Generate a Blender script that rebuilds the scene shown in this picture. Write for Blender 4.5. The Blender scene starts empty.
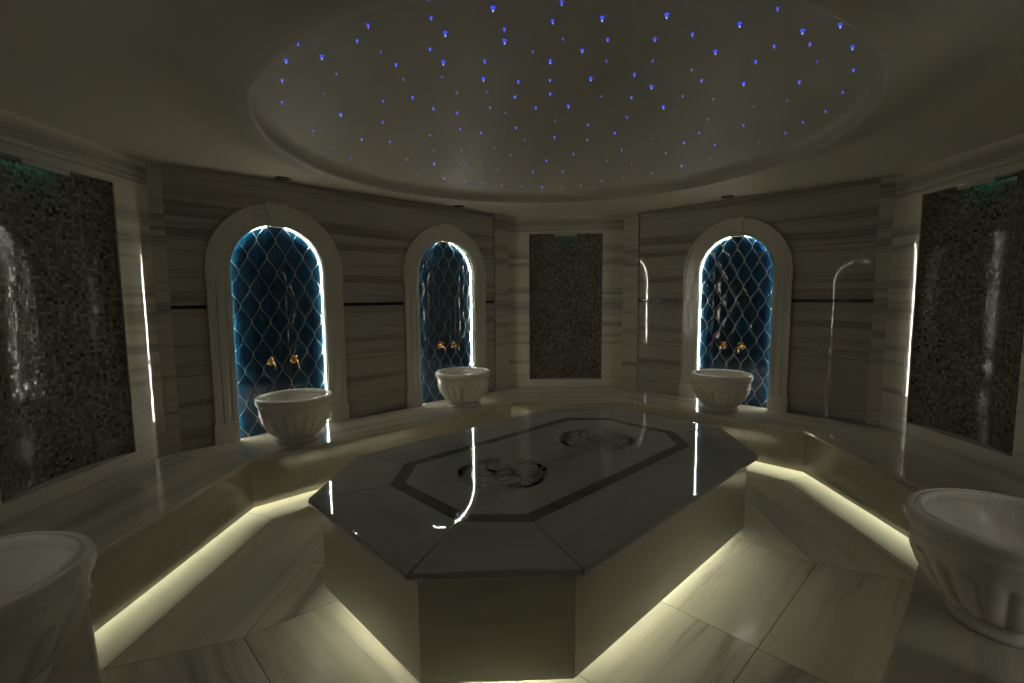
import bpy, bmesh, math, random
from math import pi, sin, cos, sqrt, hypot
from mathutils import Vector, Matrix
random.seed(7)
SC = bpy.context.scene
COL = SC.collection

# ------------------------------------------------------------------ camera
F_PX, YAW, PITCH, ROLL = 479.13, 0.8002, -0.0936, -0.0081
cam_d = bpy.data.cameras.new('camera')
cam_d.sensor_width = 36.0
cam_d.lens = F_PX / 1024 * 36.0
cam_d.clip_start = 0.02
cam = bpy.data.objects.new('camera', cam_d)
COL.objects.link(cam)
fwd = Vector((cos(YAW) * cos(PITCH), sin(YAW) * cos(PITCH), sin(PITCH)))
rt = Vector((sin(YAW), -cos(YAW), 0))
up = rt.cross(fwd)
rt2 = rt * cos(ROLL) + up * sin(ROLL)
up2 = -rt * sin(ROLL) + up * cos(ROLL)
m = Matrix((rt2, up2, -fwd)).transposed().to_4x4()
m.translation = Vector((-2.3442, -2.0019, 1.6))
cam.matrix_world = m
SC.camera = cam

# ------------------------------------------------------------------ world and exposure
w = bpy.data.worlds.new('world')
w.use_nodes = True
w.node_tree.nodes['Background'].inputs[0].default_value = (0, 0, 0, 1)
w.node_tree.nodes['Background'].inputs[1].default_value = 0
SC.world = w
vs = SC.view_settings
vs.view_transform = 'Standard'
vs.look = 'None'
vs.gamma = 1.0
vs.use_curve_mapping = False
vs.exposure = 0.5
SC.cycles.max_bounces = 12
SC.cycles.diffuse_bounces = 8
SC.cycles.glossy_bounces = 5
SC.cycles.sample_clamp_indirect = 6.0
SC.cycles.caustics_reflective = False
SC.cycles.caustics_refractive = False

# lamp strengths (all light comes from the LED strips and the star lights)
LED_BENCH = 13.2
LED_BLOCK = 146.0
LED_NICHE = 52.0
C_WARM = (0.96, 0.945, 0.63)
C_NICHE = (0.98, 0.96, 0.80)


# ------------------------------------------------------------------ materials
class NT:
    def __init__(self, name):
        self.m = bpy.data.materials.new(name)
        self.m.use_nodes = True
        self.t = self.m.node_tree
        self.t.nodes.clear()
        self.out = self.t.nodes.new('ShaderNodeOutputMaterial')

    def n(self, kind, **kw):
        nd = self.t.nodes.new(kind)
        for k, v in kw.items():
            setattr(nd, k, v)
        return nd

    def l(self, a, b):
        self.t.links.new(a, b)

    def val(self, sock, v):
        if hasattr(v, 'is_output') or isinstance(v, bpy.types.NodeSocket):
            self.l(v, sock)
        else:
            sock.default_value = v

    def math(self, op, a, b=None, c=None):
        nd = self.n('ShaderNodeMath', operation=op)
        self.val(nd.inputs[0], a)
        if b is not None: self.val(nd.inputs[1], b)
        if c is not None: self.val(nd.inputs[2], c)
        return nd.outputs[0]

    def mix(self, f, a, b):
        nd = self.n('ShaderNodeMix', data_type='RGBA')
        self.val(nd.inputs[0], f)
        self.val(nd.inputs[6], a if not isinstance(a, tuple) else (*a, 1))
        self.val(nd.inputs[7], b if not isinstance(b, tuple) else (*b, 1))
        return nd.outputs[2]

    def ramp(self, f, stops):
        nd = self.n('ShaderNodeValToRGB')
        cr = nd.color_ramp
        while len(cr.elements) < len(stops): cr.elements.new(0.5)
        for e, (p, c) in zip(cr.elements, stops):
            e.position = p
            e.color = (*c, 1) if len(c) == 3 else c
        self.l(f, nd.inputs[0])
        return nd.outputs[0]

    def noise(self, vec, scale, detail=5, rough=0.55, dist=0.0):
        nd = self.n('ShaderNodeTexNoise')
        nd.inputs['Scale'].default_value = scale
        nd.inputs['Detail'].default_value = detail
        nd.inputs['Roughness'].default_value = rough
        nd.inputs['Distortion'].default_value = dist
        self.l(vec, nd.inputs['Vector'])
        return nd.outputs[0]

    def mapping(self, vec, scale=(1, 1, 1), rot=(0, 0, 0), loc=(0, 0, 0)):
        nd = self.n('ShaderNodeMapping')
        nd.inputs['Scale'].default_value = scale
        nd.inputs['Rotation'].default_value = rot
        nd.inputs['Location'].default_value = loc
        self.l(vec, nd.inputs['Vector'])
        return nd.outputs[0]

    def coord(self, which):
        return self.n('ShaderNodeTexCoord').outputs[which]

    def bsdf(self, color, rough=0.5, metallic=0.0, normal=None, spec=None, coat=0.0):
        b = self.n('ShaderNodeBsdfPrincipled')
        self.val(b.inputs['Base Color'], color if not isinstance(color, tuple) else (*color, 1))
        self.val(b.inputs['Roughness'], rough)
        self.val(b.inputs['Metallic'], metallic)
        if spec is not None: self.val(b.inputs['Specular IOR Level'], spec)
        if coat: b.inputs['Coat Weight'].default_value = coat
        if normal is not None: self.l(normal, b.inputs['Normal'])
        self.l(b.outputs[0], self.out.inputs[0])
        return b

    def bump(self, h, dist=0.002, strength=0.5, normal=None):
        nd = self.n('ShaderNodeBump')
        nd.inputs['Strength'].default_value = strength
        nd.inputs['Distance'].default_value = dist
        self.l(h, nd.inputs['Height'])
        return nd.outputs[0]


def marble(name, light, mid, dark, su=0.55, sv=5.0, rough=0.07, coord='UV', spec=0.5, contrast=1.0, joints=()):
    """banded marble: long streaks run along u, vary quickly along v"""
    t = NT(name)
    vec = t.coord(coord)
    warp = t.noise(t.mapping(vec, (0.7, 1.1, 0.9)), 1.3, 3)
    wv = t.n('ShaderNodeVectorMath', operation='SCALE')
    cmb = t.n('ShaderNodeCombineXYZ')
    t.l(t.math('MULTIPLY', t.math('SUBTRACT', warp, 0.5), 0.05 if contrast > 1 else 0.16), cmb.inputs[1])
    add = t.n('ShaderNodeVectorMath', operation='ADD')
    t.l(vec, add.inputs[0]); t.l(cmb.outputs[0], add.inputs[1])
    band = t.noise(t.mapping(add.outputs[0], (su, sv, 1.0)), 1.0, 5 if contrast > 1 else 6, 0.55 if contrast > 1 else 0.62, 0.08 if contrast > 1 else 0.25)
    fine = t.noise(t.mapping(add.outputs[0], (su * 1.8, sv * 6, 1.0)), 1.0, 4, 0.6, 0.3)
    cloud = t.noise(vec, 2.2, 4)
    f = t.math('ADD', t.math('MULTIPLY', band, 0.86), t.math('MULTIPLY', fine, 0.14))
    c = t.ramp(f, [(0.34, dark), (0.45, mid), (0.56, light), (0.8, light)])
    if contrast > 1:      # walls: broad pale layers parted by darker seams
        c = t.ramp(f, [(0.36, dark), (0.43, mid), (0.47, light), (0.53, light), (0.555, mid), (0.60, dark), (0.64, light)])
    c = t.mix(t.math('MULTIPLY', cloud, 0.35), c, mid)
    if joints:
        sep = t.n('ShaderNodeSeparateXYZ'); t.l(vec, sep.inputs[0])
        acc = None
        for z in joints:
            d = t.math('ABSOLUTE', t.math('SUBTRACT', sep.outputs[1], z))
            k = t.math('LESS_THAN', d, 0.0022)
            acc = k if acc is None else t.math('MAXIMUM', acc, k)
        c = t.mix(acc, c, (0.07, 0.06, 0.045))
    r = t.math('ADD', rough, t.math('MULTIPLY', cloud, 0.02))
    t.bsdf(c, r, spec=spec)
    return t.m


M = {}
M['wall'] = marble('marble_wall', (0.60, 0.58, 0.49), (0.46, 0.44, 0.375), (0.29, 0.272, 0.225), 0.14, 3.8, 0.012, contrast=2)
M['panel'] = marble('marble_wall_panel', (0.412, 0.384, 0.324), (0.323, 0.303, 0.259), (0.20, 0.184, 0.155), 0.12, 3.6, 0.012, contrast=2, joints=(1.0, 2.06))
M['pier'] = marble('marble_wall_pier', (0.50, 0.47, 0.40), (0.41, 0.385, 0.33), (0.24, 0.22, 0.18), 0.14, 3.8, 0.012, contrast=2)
M['frame'] = marble('marble_frame', (0.588, 0.566, 0.497), (0.549, 0.525, 0.464), (0.431, 0.414, 0.367), 0.9, 2.2, 0.12, coord='Object')
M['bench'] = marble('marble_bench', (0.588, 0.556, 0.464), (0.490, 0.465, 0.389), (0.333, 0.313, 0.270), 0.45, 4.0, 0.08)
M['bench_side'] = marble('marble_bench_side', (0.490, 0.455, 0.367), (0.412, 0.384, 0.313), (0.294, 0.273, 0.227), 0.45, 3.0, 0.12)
M['floor'] = marble('marble_floor', (0.647, 0.616, 0.551), (0.529, 0.505, 0.464), (0.245, 0.222, 0.205), 0.35, 4.5, 0.11, spec=0.3)
M['border'] = marble('marble_floor_border', (0.647, 0.636, 0.572), (0.608, 0.596, 0.540), (0.490, 0.475, 0.432), 0.35, 2.5, 0.42)
M['slab'] = marble('marble_platform_top', (0.412, 0.414, 0.389), (0.353, 0.353, 0.335), (0.265, 0.263, 0.248), 0.5, 2.4, 0.006)
M['side'] = marble('marble_platform_side', (0.62, 0.60, 0.52), (0.55, 0.53, 0.46), (0.42, 0.40, 0.34), 0.5, 2.0, 0.08)
M['basin'] = marble('marble_basin', (0.647, 0.626, 0.572), (0.588, 0.566, 0.518), (0.431, 0.414, 0.378), 2.0, 4.0, 0.22, coord='Object')

t = NT('dark_joint'); t.bsdf((0.035, 0.03, 0.022), 0.6); M['joint'] = t.m
t = NT('black_inlay'); v = t.noise(t.coord('Object'), 14, 4); t.bsdf(t.ramp(v, [(0.3, (0.012, 0.014, 0.022)), (0.7, (0.03, 0.034, 0.05))]), 0.18); M['black'] = t.m
t = NT('dark_stone_inlay'); v = t.noise(t.coord('Object'), 9, 5); t.bsdf(t.ramp(v, [(0.3, (0.11, 0.106, 0.086)), (0.7, (0.18, 0.174, 0.145))]), 0.04); M['inlay'] = t.m
t = NT('brown_stone_inlay'); v = t.noise(t.coord('Object'), 22, 4); t.bsdf(t.ramp(v, [(0.3, (0.18, 0.175, 0.14)), (0.7, (0.33, 0.32, 0.27))]), 0.05); M['motif'] = t.m
t = NT('ceiling_plaster'); v = t.noise(t.coord('Object'), 1.1, 3)
t.bsdf(t.ramp(v, [(0.3, (0.50, 0.47, 0.40)), (0.7, (0.54, 0.51, 0.43))]), 0.55, spec=0.3); M['plaster'] = t.m
t = NT('brass'); v = t.noise(t.coord('Object'), 60, 3)
t.bsdf((0.52, 0.34, 0.13), t.math('ADD', 0.2, t.math('MULTIPLY', v, 0.15)), 1.0); M['brass'] = t.m
t = NT('brushed_steel'); v = t.noise(t.coord('Object'), 80, 3)
t.bsdf((0.45, 0.43, 0.40), t.math('ADD', 0.25, t.math('MULTIPLY', v, 0.2)), 1.0); M['steel'] = t.m
t = NT('dark_lamp_cup'); v = t.noise(t.coord('Object'), 50, 2); t.bsdf(t.ramp(v, [(0.3, (0.02, 0.02, 0.018)), (0.7, (0.05, 0.045, 0.04))]), 0.3); M['cup'] = t.m
t = NT('dark_wood'); v = t.noise(t.mapping(t.coord('Object'), (9, 9, 0.8)), 3, 6, 0.6, 0.6)
t.bsdf(t.ramp(v, [(0.3, (0.05, 0.028, 0.014)), (0.7, (0.11, 0.065, 0.035))]), 0.4); M['wood'] = t.m


def mosaic_mat():
    t = NT('glass_mosaic')
    uv = t.coord('UV')
    S = 1 / 0.021
    sc = t.mapping(uv, (S, S, 1))
    fl = t.n('ShaderNodeVectorMath', operation='FLOOR'); t.l(sc, fl.inputs[0])
    fr = t.n('ShaderNodeVectorMath', operation='FRACTION'); t.l(sc, fr.inputs[0])
    wn = t.n('ShaderNodeTexWhiteNoise', noise_dimensions='2D'); t.l(fl.outputs[0], wn.inputs['Vector'])
    patch = t.noise(t.mapping(uv, (1, 1, 1)), 3.0, 3)
    v = t.math('ADD', t.math('MULTIPLY', wn.outputs[0], 0.8), t.math('MULTIPLY', patch, 0.4))
    col = t.ramp(v, [(0.16, (0.02, 0.017, 0.012)), (0.28, (0.085, 0.08, 0.06)), (0.62, (0.13, 0.121, 0.094)), (0.85, (0.165, 0.153, 0.12)), (1.0, (0.22, 0.20, 0.165))])
    sep = t.n('ShaderNodeSeparateXYZ'); t.l(fr.outputs[0], sep.inputs[0])
    ex = t.math('ABSOLUTE', t.math('SUBTRACT', sep.outputs[0], 0.5))
    ey = t.math('ABSOLUTE', t.math('SUBTRACT', sep.outputs[1], 0.5))
    e = t.math('MAXIMUM', ex, ey)
    grout = t.math('GREATER_THAN', e, 0.445)
    col = t.mix(grout, col, (0.06, 0.052, 0.04))
    # every little tile sits at its own slight tilt
    geo = t.n('ShaderNodeNewGeometry')
    sub = t.n('ShaderNodeVectorMath', operation='SUBTRACT'); t.l(wn.outputs['Color'], sub.inputs[0]); sub.inputs[1].default_value = (0.5, 0.5, 0.5)
    scl = t.n('ShaderNodeVectorMath', operation='SCALE'); t.l(sub.outputs[0], scl.inputs[0]); scl.inputs['Scale'].default_value = 0.05
    ad = t.n('ShaderNodeVectorMath', operation='ADD'); t.l(geo.outputs['Normal'], ad.inputs[0]); t.l(scl.outputs[0], ad.inputs[1])
    nm = t.n('ShaderNodeVectorMath', operation='NORMALIZE'); t.l(ad.outputs[0], nm.inputs[0])
    rough = t.math('ADD', 0.10, t.math('MULTIPLY', grout, 0.6))
    t.bsdf(col, rough, normal=nm.outputs[0], spec=0.16)
    return t.m
M['mosaic'] = mosaic_mat()

TPX, TPZ = 0.152, 0.28      # lantern tile pitch
def tile_mat():
    t = NT('blue_glazed_lantern_tile')
    oc = t.coord('Object')
    sep = t.n('ShaderNodeSeparateXYZ'); t.l(oc, sep.inputs[0])
    X, Z = sep.outputs[0], sep.outputs[2]
    def lat(ox, oz):
        a = t.math('ADD', t.math('DIVIDE', t.math('ADD', X, ox), TPX), 100.5)
        dx = t.math('MULTIPLY', t.math('ABSOLUTE', t.math('SUBTRACT', t.math('FRACT', a), 0.5)), TPX)
        b = t.math('ADD', t.math('DIVIDE', t.math('ADD', Z, oz), TPZ), 100.5)
        s = t.math('MULTIPLY', t.math('ABSOLUTE', t.math('SUBTRACT', t.math('FRACT', b), 0.5)), 2.0)
        lin = t.math('SUBTRACT', 1.0, s)
        cs = t.math('MULTIPLY', t.math('ADD', t.math('COSINE', t.math('MULTIPLY', s, pi)), 1.0), 0.5)
        wv = t.math('MULTIPLY', t.math('ADD', t.math('MULTIPLY', lin, 0.2), t.math('MULTIPLY', cs, 0.8)), TPX / 2)
        return t.math('SUBTRACT', wv, dx)
    d = t.math('MAXIMUM', lat(0, 0), lat(TPX / 2, TPZ / 2))
    grout = t.math('LESS_THAN', d, 0.0019)
    n = t.noise(oc, 7, 3)
    col = t.ramp(n, [(0.3, (0.0025, 0.021, 0.048)), (0.7, (0.004, 0.034, 0.072))])
    col = t.mix(grout, col, (0.58, 0.57, 0.53))
    t.bsdf(col, t.math('ADD', 0.06, t.math('MULTIPLY', grout, 0.5)), spec=0.5)
    return t.m
M['tile'] = tile_mat()


def emit_mat(name, col, strength, dotted=None, duty=0.36):
    t = NT(name)
    e = t.n('ShaderNodeEmission')
    e.inputs[0].default_value = (*col, 1)
    if dotted:
        sep = t.n('ShaderNodeSeparateXYZ'); t.l(t.coord('UV'), sep.inputs[0])
        f = t.math('LESS_THAN', t.math('FRACT', t.math('DIVIDE', sep.outputs[0], dotted)), duty)
        t.l(t.math('ADD', 0.05 * strength, t.math('MULTIPLY', f, strength * 0.88 / duty)), e.inputs[1])
    else:
        e.inputs[1].default_value = strength
    t.l(e.outputs[0], t.out.inputs[0])
    return t.m
M['led_bench'] = emit_mat('led_bench', C_WARM, LED_BENCH)
M['led_block'] = emit_mat('led_platform', C_WARM, LED_BLOCK)
M['led_niche'] = emit_mat('led_niche', C_NICHE, LED_NICHE, dotted=0.02)
M['led_half'] = emit_mat('led_niche_soft', C_NICHE, LED_NICHE * 0.42, dotted=0.02)
M['led_dim'] = emit_mat('led_niche_dim', C_NICHE, LED_NICHE * 0.3, dotted=0.02)
M['star_L'] = emit_mat('star_bright', (0.05, 0.08, 1.0), 0.75)
M['star_M'] = emit_mat('star_mid', (0.06, 0.08, 1.0), 0.8)
M['star_S'] = emit_mat('star_faint', (0.07, 0.08, 0.95), 0.9)
M['star_X'] = emit_mat('star_faintest', (0.09, 0.09, 0.8), 0.6)
M['tip_L'] = emit_mat('star_tip_bright', (0.25, 0.35, 1.0), 1.3)
M['tip_M'] = emit_mat('star_tip_mid', (0.22, 0.28, 1.0), 0.9)
M['tip_S'] = emit_mat('star_tip_faint', (0.22, 0.26, 0.9), 0.7)
M['tip_X'] = emit_mat('star_tip_faintest', (0.22, 0.24, 0.6), 0.45)
M['green'] = emit_mat('green_lamp', (0.12, 1.0, 0.62), 1.6)


# ------------------------------------------------------------------ mesh helpers
class MB:
    def __init__(self):
        self.v = []; self.f = []; self.mi = []; self.uv = []; self.sm = []
    def face(self, pts, uv=None, mi=0, smooth=False):
        b = len(self.v)
        self.v += [tuple(p) for p in pts]
        self.f.append(tuple(range(b, b + len(pts))))
        self.mi.append(mi); self.sm.append(smooth)
        self.uv.append(uv if uv else [(0, 0)] * len(pts))
    def quad3(self, a, b, c, d, mi=0, uv=None, smooth=False):
        if uv is None:
            a_, b_, d_ = Vector(a), Vector(b), Vector(d)
            L = (b_ - a_).length; H = (d_ - a_).length
            uv = [(0, 0), (L, 0), (L, H), (0, H)]
        self.face([a, b, c, d], uv, mi, smooth)
    def box(self, x0, x1, y0, y1, z0, z1, mi=0):
        p = lambda x, y, z: (x, y, z)
        q = self.quad3
        q(p(x0,y0,z0), p(x1,y0,z0), p(x1,y0,z1), p(x0,y0,z1), mi, [(x0,z0),(x1,z0),(x1,z1),(x0,z1)])
        q(p(x1,y1,z0), p(x0,y1,z0), p(x0,y1,z1), p(x1,y1,z1), mi, [(x1,z0),(x0,z0),(x0,z1),(x1,z1)])
        q(p(x1,y0,z0), p(x1,y1,z0), p(x1,y1,z1), p(x1,y0,z1), mi, [(y0,z0),(y1,z0),(y1,z1),(y0,z1)])
        q(p(x0,y1,z0), p(x0,y0,z0), p(x0,y0,z1), p(x0,y1,z1), mi, [(y1,z0),(y0,z0),(y0,z1),(y1,z1)])
        q(p(x0,y0,z1), p(x1,y0,z1), p(x1,y1,z1), p(x0,y1,z1), mi, [(x0,y0),(x1,y0),(x1,y1),(x0,y1)])
        q(p(x0,y1,z0), p(x1,y1,z0), p(x1,y0,z0), p(x0,y0,z0), mi, [(x0,y1),(x1,y1),(x1,y0),(x0,y0)])
    def build(self, name, mats, parent=None, weld=True, bevel=0.0, seg=2, sharp=None):
        me = bpy.data.meshes.new(name)
        me.from_pydata(self.v, [], self.f)
        for mt in (mats if isinstance(mats, (list, tuple)) else [mats]):
            me.materials.append(mt)
        ul = me.uv_layers.new(name='UVMap')
        k = 0
        for pi_, poly in enumerate(me.polygons):
            poly.material_index = self.mi[pi_]
            poly.use_smooth = self.sm[pi_]
            for j, li in enumerate(poly.loop_indices):
                ul.data[li].uv = self.uv[pi_][j]
        if weld or bevel:
            bm = bmesh.new(); bm.from_mesh(me)
            bmesh.ops.remove_doubles(bm, verts=bm.verts, dist=1e-5)
            bmesh.ops.recalc_face_normals(bm, faces=bm.faces)
            if bevel:
                es = [e for e in bm.edges if len(e.link_faces) == 2 and e.calc_face_angle(0) > 0.5]
                bmesh.ops.bevel(bm, geom=es, offset=bevel, segments=seg, profile=0.5, affect='EDGES', clamp_overlap=True)
            bm.to_mesh(me); bm.free()
        ob = bpy.data.objects.new(name, me)
        COL.objects.link(ob)
        if parent is not None: ob.parent = parent
        return ob


def tag(o, label=None, cat=None, group=None, kind=None):
    if label: o['label'] = label
    if cat: o['category'] = cat
    if group: o['group'] = group
    if kind: o['kind'] = kind
    return o

def empty(name, loc=(0, 0, 0), rz=0.0):
    o = bpy.data.objects.new(name, None)
    o.empty_display_size = 0.1
    COL.objects.link(o)
    o.location = loc
    o.rotation_euler = (0, 0, rz)
    return o

KIDS = {}
def kids(o):
    return [c for c in COL.objects if c.parent == o]

def copy_tree(o, parent=None):
    c = o.copy(); COL.objects.link(c); c.parent = parent
    for ch in kids(o): copy_tree(ch, c)
    return c


def inset_poly(P, d):
    """inset a CCW polygon by d (towards its inside)"""
    n = len(P); out = []
    for i in range(n):
        a, b, c = Vector(P[i - 1][:2]), Vector(P[i][:2]), Vector(P[(i + 1) % n][:2])
        u = (b - a).normalized(); w_ = (c - b).normalized()
        nu = Vector((-u.y, u.x)); nw = Vector((-w_.y, w_.x))
        k = (nu + nw); k = k / k.dot(nu)
        out.append(tuple(b + k * d))
    return out

def oct_poly(a, b, cu, cv, cx=0, cy=0):
    return [(cx + x, cy + y) for x, y in [(-a, -b + cv), (-a + cu, -b), (a - cu, -b), (a, -b + cv), (a, b - cv), (a - cu, b), (-a + cu, b), (-a, b - cv)]]

def side_piece(mb, rings, k, gap=0.0, mi=0, caps=True, smooth_from=None):
    """a mitred strip along side k through the rings [(poly, z), ...] which close on themselves"""
    n = len(rings[0][0]); k2 = (k + 1) % n
    A = []; B = []
    for poly, z in rings:
        a, b = Vector(poly[k]), Vector(poly[k2])
        d = (b - a).normalized()
        a = a + d * gap; b = b - d * gap
        A.append((a.x, a.y, z)); B.append((b.x, b.y, z))
    a0, b0 = Vector(rings[0][0][k]), Vector(rings[0][0][k2])
    dr = (b0 - a0).normalized()
    def uvp(p, v): return (Vector(p[:2]).dot(dr) + k * 7.3, v + k * 3.1)
    m_ = len(rings); v = 0.0
    for j in range(m_):
        j2 = (j + 1) % m_
        h = (Vector(A[j2]) - Vector(A[j])).length
        # distance between the rings measured across the side
        nrm = Vector((-dr.y, dr.x, 0)); dv = Vector(A[j2]) - Vector(A[j])
        h = sqrt((dv.dot(nrm)) ** 2 + dv.z ** 2)
        mb.face([A[j], B[j], B[j2], A[j2]], [uvp(A[j], v), uvp(B[j], v), uvp(B[j2], v + h), uvp(A[j2], v + h)], mi)
        v += h
    if caps:
        mb.face(list(reversed(A)), None, mi); mb.face(B, None, mi)


def panel_holes(mb, fn, outer, holes, depth, mi=0, back=True):
    """flat panel in (s, z) with holes, mapped by fn(s, z, d); solid of given depth"""
    def tri(dd, flip):
        bm = bmesh.new()
        edges = []
        for loop in [outer] + holes:
            vv = [bm.verts.new((p[0], p[1], 0)) for p in loop]
            for i in range(len(vv)): edges.append(bm.edges.new((vv[i], vv[(i + 1) % len(vv)])))
        bmesh.ops.triangle_fill(bm, use_beauty=True, use_dissolve=False, edges=edges)
        for f in bm.faces:
            pts = [(v.co.x, v.co.y) for v in f.verts]
            if flip: pts.reverse()
            mb.face([fn(p[0], p[1], dd) for p in pts], [p for p in pts], mi)
        bm.free()
    tri(0.0, False)
    if back: tri(depth, True)
    for loop in [outer] + holes:
        L = 0
        for i in range(len(loop)):
            p, q = loop[i], loop[(i + 1) % len(loop)]
            h = hypot(q[0] - p[0], q[1] - p[1])
            mb.face([fn(*p, 0), fn(*q, 0), fn(*q, depth), fn(*p, depth)], [(L, 0), (L + h, 0), (L + h, depth), (L, depth)], mi)
            L += h


# ------------------------------------------------------------------ room numbers (metres)
ZC, ZB, ZG = 2.605, 0.42, 0.05
W = [(-2.90, -1.28), (-1.76, -2.39), (1.78, -2.39), (2.918, -1.282), (2.918, 1.396), (1.885, 2.403), (-1.753, 2.403), (-2.90, 1.285)]
BN = [(-2.30, -0.847), (-1.333, -1.80), (1.333, -1.80), (2.30, -0.847), (2.30, 0.847), (1.333, 1.80), (-1.333, 1.80), (-2.30, 0.847)]
REC = 0.02
NHW, NSP, NTOP = 0.385, 1.835, 2.22      # niche half width, springing height, crown

def arch_path(n=24, hw=NHW, spring=NSP, z0=ZB):
    """right foot, over the crown, to the left foot, in (s, z)"""
    pts = [(hw, z0)]
    for i in range(n + 1):
        a = pi * i / n
        pts.append((hw * cos(a), spring + hw * sin(a)))
    pts.append((-hw, z0))
    return pts

# ------------------------------------------------------------------ floor
fl = MB()
TH = 0.0
def ccw(P): return P
big = inset_poly(W, -0.35)
fl.face([(x, y, -0.004) for x, y in big], [(x, y) for x, y in big], 1)
fl.face([(x, y, -0.12) for x, y in reversed(big)], [(x, y) for x, y in reversed(big)], 1)
for i in range(8):
    a, b = big[i], big[(i + 1) % 8]
    fl.face([(*a, -0.12), (*b, -0.12), (*b, -0.004), (*a, -0.004)], None, 1)
def clip(poly, p, n_):
    """keep the part of the 2-D polygon where (x - p).n >= 0"""
    out = []
    for i in range(len(poly)):
        a, b = poly[i], poly[(i + 1) % len(poly)]
        da = (a[0] - p[0]) * n_[0] + (a[1] - p[1]) * n_[1]
        db = (b[0] - p[0]) * n_[0] + (b[1] - p[1]) * n_[1]
        if da >= 0: out.append(a)
        if (da >= 0) != (db >= 0):
            s = da / (da - db); out.append((a[0] + (b[0] - a[0]) * s, a[1] + (b[1] - a[1]) * s))
    return out
def tile(poly, ang, gap=0.0016):
    if len(poly) < 3: return
    area = sum(poly[i][0] * poly[(i + 1) % len(poly)][1] - poly[(i + 1) % len(poly)][0] * poly[i][1] for i in range(len(poly)))
    if abs(area) < 1e-3: return
    if area < 0: poly = list(reversed(poly))
    q = inset_poly(poly, gap)
    ox, oy = random.uniform(0, 30), random.uniform(0, 30)
    ca, sa = cos(ang), sin(ang)
    fl.face([(x, y, 0) for x, y in q], [(x * ca + y * sa + ox, -x * sa + y * ca + oy) for x, y in q], 0)
R0 = oct_poly(1.30, 0.80, 0.47, 0.42)          # hidden beneath the platform
R1 = oct_poly(1.78, 1.31, 0.94, 0.89)
R2 = inset_poly(BN, 0.17)
R3 = inset_poly(BN, -0.2)
tile([(x, y) for x, y in R0], 0)
def ring_tiles(Ra, Rb, cuts, dang):
    for k in range(8):
        k2 = (k + 1) % 8
        quad = [Ra[k], Ra[k2], Rb[k2], Rb[k]]
        d = Vector(Rb[k2]) - Vector(Rb[k]); ang = math.atan2(d.y, d.x); d.normalize()
        pieces = [quad]
        for frac in cuts.get(k, []):
            p = Vector(Rb[k]).lerp(Vector(Rb[k2]), frac)
            new = []
            for pc in pieces:
                for s in (1, -1):
                    c_ = clip(pc, p, (d.x * s, d.y * s))
                    if len(c_) > 2: new.append(c_)
            pieces = new
        for pc in pieces: tile(pc, ang + dang)
ring_tiles(R0, R1, {1: [0.42], 5: [0.5], 2: [0.62], 6: [0.5]}, 0.0)
# the two near sides have no border strip: their tiles run under the bench
def meet(p, dx, dy, c1, a, b):
    # point where p + t (dx, dy) meets the line through a and b
    ax, ay = a; ex, ey = b[0] - a[0], b[1] - a[1]
    t_ = ((ax - p[0]) * ey - (ay - p[1]) * ex) / (dx * ey - dy * ex)
    return (p[0] + dx * t_, p[1] + dy * t_)
R2b = list(R2)
R2b[7] = meet(R1[7], -1, 0.433, 0, R2[6], R2[7])
R2b[2] = meet(R1[2], 0.40, -1, 0, R2[2], R2[3])
X7 = (R1[7][0] - 0.8, R1[7][1] + 0.8 * 0.433); X0 = (-2.6, -0.75)
X1 = (-1.2, -2.1); X2 = (R1[2][0] + 0.32, R1[2][1] - 0.8)
for k in (2, 3, 4, 5, 6):
    k2 = k + 1
    d_ = Vector(R2b[k2]) - Vector(R2b[k]); ang = math.atan2(d_.y, d_.x); d_.normalize()
    pcs = [[R1[k], R1[k2], R2b[k2], R2b[k]]]
    if k in (3, 5):
        mid = Vector(R1[k]).lerp(Vector(R1[k2]), 0.45)
        pcs = [clip(pcs[0], mid, (d_.x, d_.y)), clip(pcs[0], mid, (-d_.x, -d_.y))]
    for pc in pcs: tile(pc, ang)
for quad, ang, fr in (([R1[1], R1[2], X2, X1], 0.0, [0.42]), ([R1[7], R1[0], X0, X7], pi / 2, [0.55])):
    mid = Vector(quad[0]).lerp(Vector(quad[1]), fr[0]); d_ = (Vector(quad[1]) - Vector(quad[0])).normalized()
    tile(clip(quad, mid, (d_.x, d_.y)), ang); tile(clip(quad, mid, (-d_.x, -d_.y)), ang)
tile([R1[0], R1[1], X1, (-1.9, -2.2), (-2.7, -1.4), X0], -pi / 4)
n_inner = len(fl.f)
for k in (3, 4, 5): tile([R2[k], R2[k + 1], R3[k + 1], R3[k]], math.atan2(R2[k + 1][1] - R2[k][1], R2[k + 1][0] - R2[k][0]))
tile([R2[6], R2b[7], X7, R3[7], R3[6]], -3 * pi / 4)
tile([R2b[2], R2[3], R3[3], R3[2], X2], pi / 4)
for i in range(n_inner, len(fl.f)): fl.mi[i] = 2
floor = fl.build('floor', [M['floor'], M['joint'], M['border']], weld=False)
tag(floor, kind='structure')

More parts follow.
